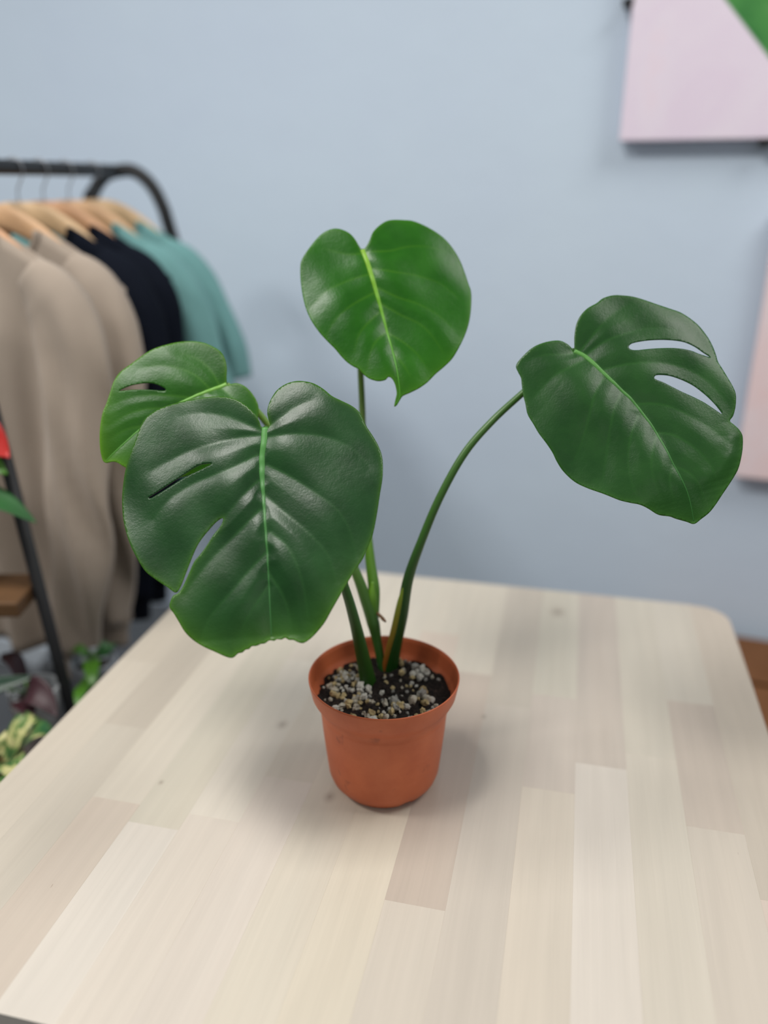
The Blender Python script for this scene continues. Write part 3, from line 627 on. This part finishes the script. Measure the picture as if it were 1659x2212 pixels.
for (x, w, ang) in ((-BW / 2, .195, 5), (BW / 2, .195, -6)):
    o = link('flap', box_mesh('flap', w, BD - .012, .004, .0008, 1, (math.copysign(w / 2, -x), 0, 0)), carton, (x, 0, BH - .012), (0, math.radians(ang), 0), [M_card])
for (y, ang, w) in ((-BD / 2, 1.5, .199), (BD / 2, -3.0, .198)):
    o = link('flap', box_mesh('flap', BW, w, .004, .0008, 1, (0, math.copysign(w / 2, -y), 0)), carton, (0, y, BH + .004), (math.radians(ang), 0, 0), [M_card])

# ------------------------------------------------------------------ clothes rack, hangers, garments
RA = math.radians(-9.5); RAIL_Z = 1.486
rack = tag(empty('clothes_rack', (-.524, 1.735, 0), RA), 'black metal clothes rack with an arched end standing near the wall', 'clothes rack')
link('rail', mesh('rail', *tube([(0, y, RAIL_Z) for y in np.linspace(0, -1.62, 12)], .0115, 16)), rack, mats=[M_black])
def arch(y):
    P = [(-.395, y, .012), (-.20, y, .85), (-.075, y, 1.385), (-.056, y, 1.44), (-.028, y, 1.474), (.008, y, 1.486), (.040, y, 1.484), (.070, y, 1.460), (.090, y, 1.42), (.105, y, 1.36), (.225, y, .85), (.43, y, .012)]
    link('end_frame', mesh('end_frame', *tube(catmull(P, 8), .0125, 16)), rack, mats=[M_black])
arch(0); arch(-1.62)
for y in (0, -1.62):
    for x in (-.395, .43):
        link('foot_cap', mesh('foot_cap', *lathe([(0, .0), (.018, .0), (.019, .004), (.0165, .03), (0, .031)], 20)), rack, (x, y, 0), mats=[M_black])
def rail_pt(d):   # d = distance along the rail from its far end
    return Vector((-.524, 1.735, RAIL_Z)) + Vector((math.sin(RA), -math.cos(RA), 0)) * d
M_hang = [plain('hanger_wood_%d' % i, c_, .5, var=.12, scale=18) for i, c_ in enumerate([(196, 150, 112), (206, 166, 126), (204, 172, 132)])]
M_hook = plain('hook_steel', (168, 170, 174), .3, metal=.9, var=.04)
def hanger(d, mat, label, yaw=0):
    p = rail_pt(d)
    root = tag(empty('wooden_hanger', p, RA + yaw), label, 'hanger', 'wooden hangers on the rack')
    half = [(0, 0, -.069), (.045, 0, -.075), (.10, -.003, -.106), (.142, -.004, -.150), (.164, -.006, -.172)]
    L = [(-x, y, z) for x, y, z in half[::-1]] + half[1:]
    link('arms', mesh('arms', *tube(catmull(L, 6), [.005, .010, .015, .018, .019, .018, .015, .010, .005], 14, True, [.38, .38], (0, 1, 0))), root, mats=[mat])
    H = [(0, 0, -.055), (0, 0, -.036), (.004, 0, -.026), (.0135, 0, -.010)] + [(.0145 * math.cos(a), 0, .0145 * math.sin(a)) for a in np.radians([0, 35, 70, 105, 140, 175])]
    link('hook', mesh('hook', *tube(catmull(H, 5), .0012, 8)), root, mats=[M_hook])
    return root
def cloth_mat(name, rgb, rough=.9):
    t = NT(name); v = t.coord('Object'); c = lin(*rgb)
    f = t.noise(v, 7, 3); d = tuple(x * .92 for x in c[:3]) + (1,); e = tuple(min(1, x * 1.06) for x in c[:3]) + (1,)
    t.l(t.ramp(f, [(.3, d), (.7, e)]), t.b.inputs['Base Color'])
    t.set(Roughness=rough, Specular_IOR_Level=.15); t.b.inputs['Sheen Weight'].default_value = .15
    t.bump(t.noise(v, 500, 2), .3, .001)
    return t.m
def garment(name, d, mat, rib, long, label, cat, group, seed, yaw=0, wid=1.0, thick=1.0):
    p = rail_pt(d); rs = random.Random(seed); ph = [rs.uniform(0, 6) for _ in range(8)]
    root = tag(empty(name, p, RA + yaw), label, cat, group)
    SX = .205 * wid
    def top(x):
        a = abs(x)
        if a < .085: return -.088 - .050 * (1 - (a / .085) ** 2) ** .5
        return -.086 - .085 * ((a - .085) / (SX - .085)) ** 1.15
    hem = -.73 if long else -.70
    NU, NVv = 48, 40; V, F = [], []
    for side in (1, -1):
        for j in range(NVv + 1):
            v_ = j / NVv
            for i in range(NU + 1):
                u = -1 + 2 * i / NU
                w = SX * (1 - (.30 if long else .16) * min(1, v_ * 1.5) ** .8)
                x = u * w; zt = top(max(-SX, min(SX, u * SX)))
                z = zt + (hem - zt) * v_
                th = (.011 + .030 * thick * min(1, v_ * 5)) * max(0, 1 - u * u) ** .5
                fold = .013 * min(1, v_ * 2.2) * (math.sin(9 * u + ph[0] + .8 * v_) + .6 * math.sin(17 * u + ph[1] - 1.2 * v_)) * max(0, 1 - u ** 4) ** .5
                V.append((x, -side * th + fold + .006 * math.sin(3 * v_ + ph[2]) * v_, z + .006 * v_ * math.sin(7 * u + ph[3])))
    n = (NU + 1) * (NVv + 1)
    for s_ in range(2):
        for j in range(NVv):
            for i in range(NU):
                a = s_ * n + j * (NU + 1) + i; q = (a, a + 1, a + NU + 2, a + NU + 1)
                F.append(q if s_ else q[::-1])
    body = link('body', mesh('body', V, F), root, mats=[mat])
    m = body.modifiers.new('cloth_thickness', 'SOLIDIFY'); m.thickness = .0016
    # neckband
    P = []
    for k in range(25):
        a = math.pi * k / 24; P.append((-.087 * math.cos(a), -.012, -.088 - .052 * math.sin(a)))
    link('neckband', mesh('neckband', *tube(P, .006, 8, True, [.7, .7])), root, mats=[rib])
    for sx in (1, -1):
        if long:
            path = [(.118, .0, -.140), (.150, -.006, -.172), (.170, -.012, -.225), (.168, -.016, -.33), (.154, -.020, -.48), (.132, -.022, -.62), (.116, -.022, -.725)]
            R = [.030, .046, .054, .053, .050, .047, .044]; fl = [.45, .5, .48, .46, .48, .5, .5]
        else:
            path = [(.118, .0, -.140), (.150, .0, -.168), (.176, -.002, -.21), (.194, -.004, -.27), (.208, -.006, -.33), (.218, -.008, -.385)]
            R = [.030, .046, .056, .063, .068, .071]; fl = [.4, .5, .42, .38, .36, .36]
        path = [(x * wid * sx, y, z) for x, y, z in path]
        VV, FF = tube(catmull(path, 6), R, 28, False, fl, (0, 1, 0))
        VV = np.array(VV)
        amp = .007 if long else .006
        for i in range(len(VV)):
            x, y, z = VV[i]; k = min(1, max(0, (-z - .16) / .15))
            VV[i][1] += amp * k * (math.sin(x * 120 + ph[4] + z * 9) + .7 * math.sin(x * 60 + z * 26 + ph[5]))
            VV[i][0] += .005 * k * math.sin(z * 22 + ph[6])
        sl = link('sleeve', mesh('sleeve', VV, FF), root, mats=[mat])
        m = sl.modifiers.new('cloth_thickness', 'SOLIDIFY'); m.thickness = .0016
        if long:
            e = np.array(path[-1]); c_ = [(e[0], e[1], e[2] + .01), (e[0] - sx * .003, e[1], e[2] - .02), (e[0] - sx * .005, e[1], e[2] - .05)]
            cf = link('cuff', mesh('cuff', *tube(catmull(c_, 4), [.046, .038, .037], 24, False, [.5, .5], (0, 1, 0))), sl, mats=[rib])
            m = cf.modifiers.new('cloth_thickness', 'SOLIDIFY'); m.thickness = .0016
    return root
beige, beige_r = cloth_mat('beige_fleece', (164, 151, 138)), cloth_mat('beige_rib', (158, 145, 132))
navy, navy_r = cloth_mat('navy_cotton', (11, 17, 29)), cloth_mat('navy_rib', (9, 14, 25))
for m_ in (navy, navy_r): m_.node_tree.nodes['Principled BSDF'].inputs['Sheen Weight'].default_value = 0
teal, teal_r = cloth_mat('teal_cotton', (110, 156, 156)), cloth_mat('teal_rib', (102, 148, 148))
GR = 'tops hanging on the rack'
G = [('sweatshirt', .545, beige, beige_r, True, 'beige long sleeved sweatshirt hanging at the front of the rack', 'sweatshirt', 11, 1.04),
     ('sweatshirt', .440, beige, beige_r, True, 'beige long sleeved sweatshirt hanging next to the navy tops', 'sweatshirt', 12, 1.04),
     ('sweatshirt', .345, navy, navy_r, True, 'navy black long sleeved top right behind the beige sweatshirts', 'sweatshirt', 13, 1.02),
     ('sweatshirt', .272, navy, navy_r, True, 'navy black long sleeved top right in front of the teal shirts', 'sweatshirt', 14, 1.04),
     ('t_shirt', .190, teal, teal_r, False, 'teal short sleeved t-shirt next to the navy tops', 't-shirt', 15, 1.0),
     ('t_shirt', .095, teal, teal_r, False, 'teal short sleeved t-shirt hanging last on the rack nearest the wall', 't-shirt', 16, 1.0)]
HL = ['wooden hanger holding the front beige sweatshirt', 'wooden hanger holding the second beige sweatshirt', 'wooden hanger holding the navy top nearest the beige sweatshirts',
      'wooden hanger holding the navy top nearest the teal shirts', 'wooden hanger holding the teal t-shirt nearest the navy tops', 'wooden hanger holding the last teal t-shirt']
for i, (nm, d, m1, m2, lg, lb, ct, sd, wd) in enumerate(G):
    garment(nm, d, m1, m2, lg, lb, ct, GR, sd, wid=wd, thick=.5)
    hanger(d, M_hang[i % 3], HL[i])

# ------------------------------------------------------------------ dark grey box added to stand for the shade under the clothes
shade_root = tag(empty('shade_box', (-.522, 1.74, 0), RA), 'dark grey box added to stand for the shade under the hanging clothes', 'added shade box')
M_shade_box = plain('shade_grey', (84, 87, 91), .55, .4, .06, 8)
link('body', box_mesh('body', .48, .30, .41, .012, 3, (0, 0, .205)), shade_root, mats=[M_shade_box])
link('lid', box_mesh('lid', .505, .325, .03, .010, 3, (0, 0, .425)), shade_root, mats=[M_shade_box])
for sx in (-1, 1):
    link('handle', box_mesh('handle', .016, .11, .03, .005, 2), shade_root, (sx * .245, 0, .36), (0, 0, 0), [M_shade_box])

# ------------------------------------------------------------------ plant stand with pots, left of the table
stand = tag(empty('plant_stand', (-.66, .98, 0)), 'black metal plant stand with wooden shelves left of the table', 'plant stand')
def rel(x, y, z): return (x + .66, y - .98, z)
for A, B in (((-.400, 1.005, .0), (-.500, 1.005, 1.30)), ((-.93, 1.005, 0), (-.83, 1.005, 1.30)), ((-.93, 1.13, 0), (-.83, 1.10, 1.30))):
    link('post', mesh('post', *tube([rel(*A), rel(*B)], .0085, 14)), stand, mats=[M_black])
link('top_bar', mesh('top_bar', *tube([rel(-.83, 1.005, 1.295), rel(-.500, 1.005, 1.295), rel(-.49, 1.005, 1.295)], .0085, 12)), stand, mats=[M_black])
M_shelf = plain('shelf_wood', (92, 64, 36), .6, var=.25, scale=12)
for k, (z, x1, y0, y1) in enumerate(((.950, -.482, .955, 1.045), (.655, -.43, .80, .92), (.655, -.43, .93, 1.06))):
    link('shelf_board', box_mesh('shelf_board', x1 + .86, y1 - y0, .022, .003), stand, rel((x1 - .86) / 2, (y0 + y1) / 2, z - .011), (0, 0, 0), [M_shelf])
def blade(path, width, cup=.15, nu=9, n=4, side=(1, 0, 0), tipp=1.0):
    C = catmull(path, n); N = len(C); T = np.gradient(C, axis=0); T /= np.linalg.norm(T, axis=1)[:, None]
    V, F = [], []
    for i in range(N):
        s = i / (N - 1); w = width * (math.sin(math.pi * min(1, s ** .75 * .985 + .015)) ** .8) * .5 + 1e-4
        A = np.array(side, float); A -= (A @ T[i]) * T[i]; A /= np.linalg.norm(A) + 1e-9
        B = np.cross(A, T[i]); B *= 1 if B[2] > 0 else -1
        for k in range(nu):
            u = -1 + 2 * k / (nu - 1)
            V.append(C[i] + A * w * u + B * (cup * w * u * u))
    for i in range(N - 1):
        for k in range(nu - 1):
            a = i * nu + k; F.append((a, a + 1, a + nu + 1, a + nu))
    return V, F
def house_plant(name, loc, r, h, potmat, label, leaves, pot_label=None, group='houseplants on the stand'):
    root = tag(empty(name, loc), label, 'potted plant', group)
    P = [(0, .003), (r * .70, .0), (r * .74, .003), (r * .95, h * .78), (r, h * .8), (r * 1.03, h * .98), (r * 1.0, h), (r * .93, h * .98), (r * .88, h * .8), (0, h * .8)]
    pt = link('pot', mesh('pot', *lathe(P, 40)), root, mats=[potmat])
    link('soil', mesh('soil', *lathe([(0, h * .86), (r * .5, h * .87), (r * .9, h * .85)], 24)), root, mats=[plain('dark_soil', (40, 32, 28), .9)])
    for (nm, path, w, mat, side) in leaves:
        q = [tuple(np.array(a) - np.array(loc)) for a in path]
        o = link(nm, mesh(nm, *blade(q, w, side=side)), root, mats=[mat])
        m = o.modifiers.new('thickness', 'SOLIDIFY'); m.thickness = .0008
        base = np.array([rnd.uniform(-.3, .3) * r, rnd.uniform(-.3, .3) * r, h * .86])
        tip = np.array(q[0]); mid_ = base * .4 + tip * .6 + np.array([0, 0, .02])
        link('stem', mesh('stem', *tube(catmull([base, mid_, tip], 6), .0018, 8)), root, mats=[M_stem])
    return root
M_stem = plain('green_stem', (72, 110, 50), .5)
M_white = plain('white_ceramic', (186, 190, 194), .35, var=.04)
M_grey = plain('grey_ceramic', (150, 156, 164), .4, var=.06)
M_clay = plain('clay_pot', (150, 90, 62), .7)
M_red = plain('red_spathe', (182, 36, 30), .35, var=.1)
M_green = plain('plain_green_leaf', (44, 90, 46), .4, var=.25, scale=14)
M_lime = plain('lime_leaf', (66, 116, 26), .4, var=.25, scale=14)
M_deep = plain('deep_green_leaf', (26, 56, 38), .35, var=.25, scale=14)
M_purple = plain('purple_leaf', (46, 12, 22), .5, var=.3, scale=20)
t = NT('variegated_leaf'); v = t.coord('Object')
t.l(t.ramp(t.noise(v, 34, 3, .6, 1.2), [(.38, lin(44, 92, 52)), (.50, lin(86, 122, 62)), (.58, lin(192, 190, 128)), (.70, lin(206, 200, 150))]), t.b.inputs['Base Color']); t.set(Roughness=.4)
M_var = t.m
house_plant('anthurium', (-.64, 1.0, .950), .055, .10, M_clay, 'potted anthurium with a red flower on the upper shelf of the stand', [
    ('flower', [(-.555, 1.0, 1.150), (-.52, .995, 1.172), (-.497, .99, 1.166), (-.472, .985, 1.140)], .058, M_red, (0, .5, .85)),
    ('leaf', [(-.56, 1.0, 1.125), (-.515, .995, 1.138), (-.478, .985, 1.118)], .035, M_lime, (0, .6, .8)),
    ('leaf', [(-.60, .99, 1.075), (-.54, .985, 1.094), (-.49, .98, 1.083), (-.447, .975, 1.055)], .045, M_green, (0, 1, .35)),
    ('leaf', [(-.68, .98, 1.08), (-.74, .96, 1.12), (-.80, .94, 1.09)], .07, M_green, (0, 1, .1)),
    ('leaf', [(-.65, 1.03, 1.10), (-.67, 1.10, 1.15), (-.70, 1.17, 1.13)], .07, M_green, (1, 0, .1))])
vl = []
rv_ = random.Random(8)
for (x, y, z, dx, dy, dz, w) in [(-.50, .86, .745, .055, -.05, .050, .046), (-.51, .85, .745, .005, -.075, .05, .050), (-.52, .86, .75, -.05, -.05, .06, .050), (-.49, .88, .745, .060, .010, .055, .042),
                                  (-.50, .88, .745, .04, .045, .055, .040), (-.52, .88, .755, -.05, .03, .07, .045), (-.505, .855, .755, .030, -.02, .065, .042), (-.515, .865, .76, -.02, .01, .075, .045), (-.49, .865, .735, .070, -.025, .03, .044), (-.50, .84, .735, .035, -.075, .03, .046), (-.50, .84, .735, .06, -.06, .06, .040)]:
    vl.append(('leaf', [(x, y, z), (x + dx * .4, y + dy * .4, z + dz * .75), (x + dx * .75, y + dy * .75, z + dz), (x + dx, y + dy, z + dz * .7)], w, M_var, (-dy, dx, 0)))
house_plant('variegated_plant', (-.505, .862, .655), .045, .085, M_clay, 'bushy plant with cream and green variegated leaves beside the table edge', vl)
house_plant('purple_plant', (-.500, .992, .655), .034, .142, M_white, 'dark purple leaved plant in a white pot beside the black post', [
    ('leaf', [(-.50, .97, .80), (-.480, .945, .822), (-.458, .93, .820), (-.436, .915, .800)], .040, M_purple, (0, .8, .6)),
    ('leaf', [(-.50, .965, .795), (-.490, .94, .806), (-.470, .915, .796)], .036, M_purple, (.6, .8, 0)),
    ('leaf', [(-.51, .99, .80), (-.525, 1.0, .835), (-.545, 1.01, .84)], .036, M_purple, (0, 1, 0)),
    ('leaf', [(-.60, .955, .790), (-.56, .955, .812), (-.525, .96, .822), (-.478, .965, .832)], .028, M_deep, (0, .7, .7))])
house_plant('leafy_plant', (-.447, 1.085, .655), .034, .130, M_grey, 'small bright green plant in a grey pot below the beige sleeves', [
    ('leaf', [(-.447, 1.08, .785), (-.435, 1.05, .800), (-.425, 1.02, .800), (-.418, 1.0, .785)], .024, M_lime, (1, .2, 0)),
    ('leaf', [(-.44, 1.07, .775), (-.430, 1.02, .785), (-.430, .985, .792), (-.428, .96, .780)], .026, M_lime, (1, 0, .2)),
    ('leaf', [(-.455, 1.09, .785), (-.470, 1.09, .800), (-.485, 1.09, .79)], .022, M_lime, (0, 1, 0)),
    ('leaf', [(-.44, 1.09, .785), (-.425, 1.10, .800), (-.415, 1.115, .79)], .022, M_green, (1, .3, 0))])
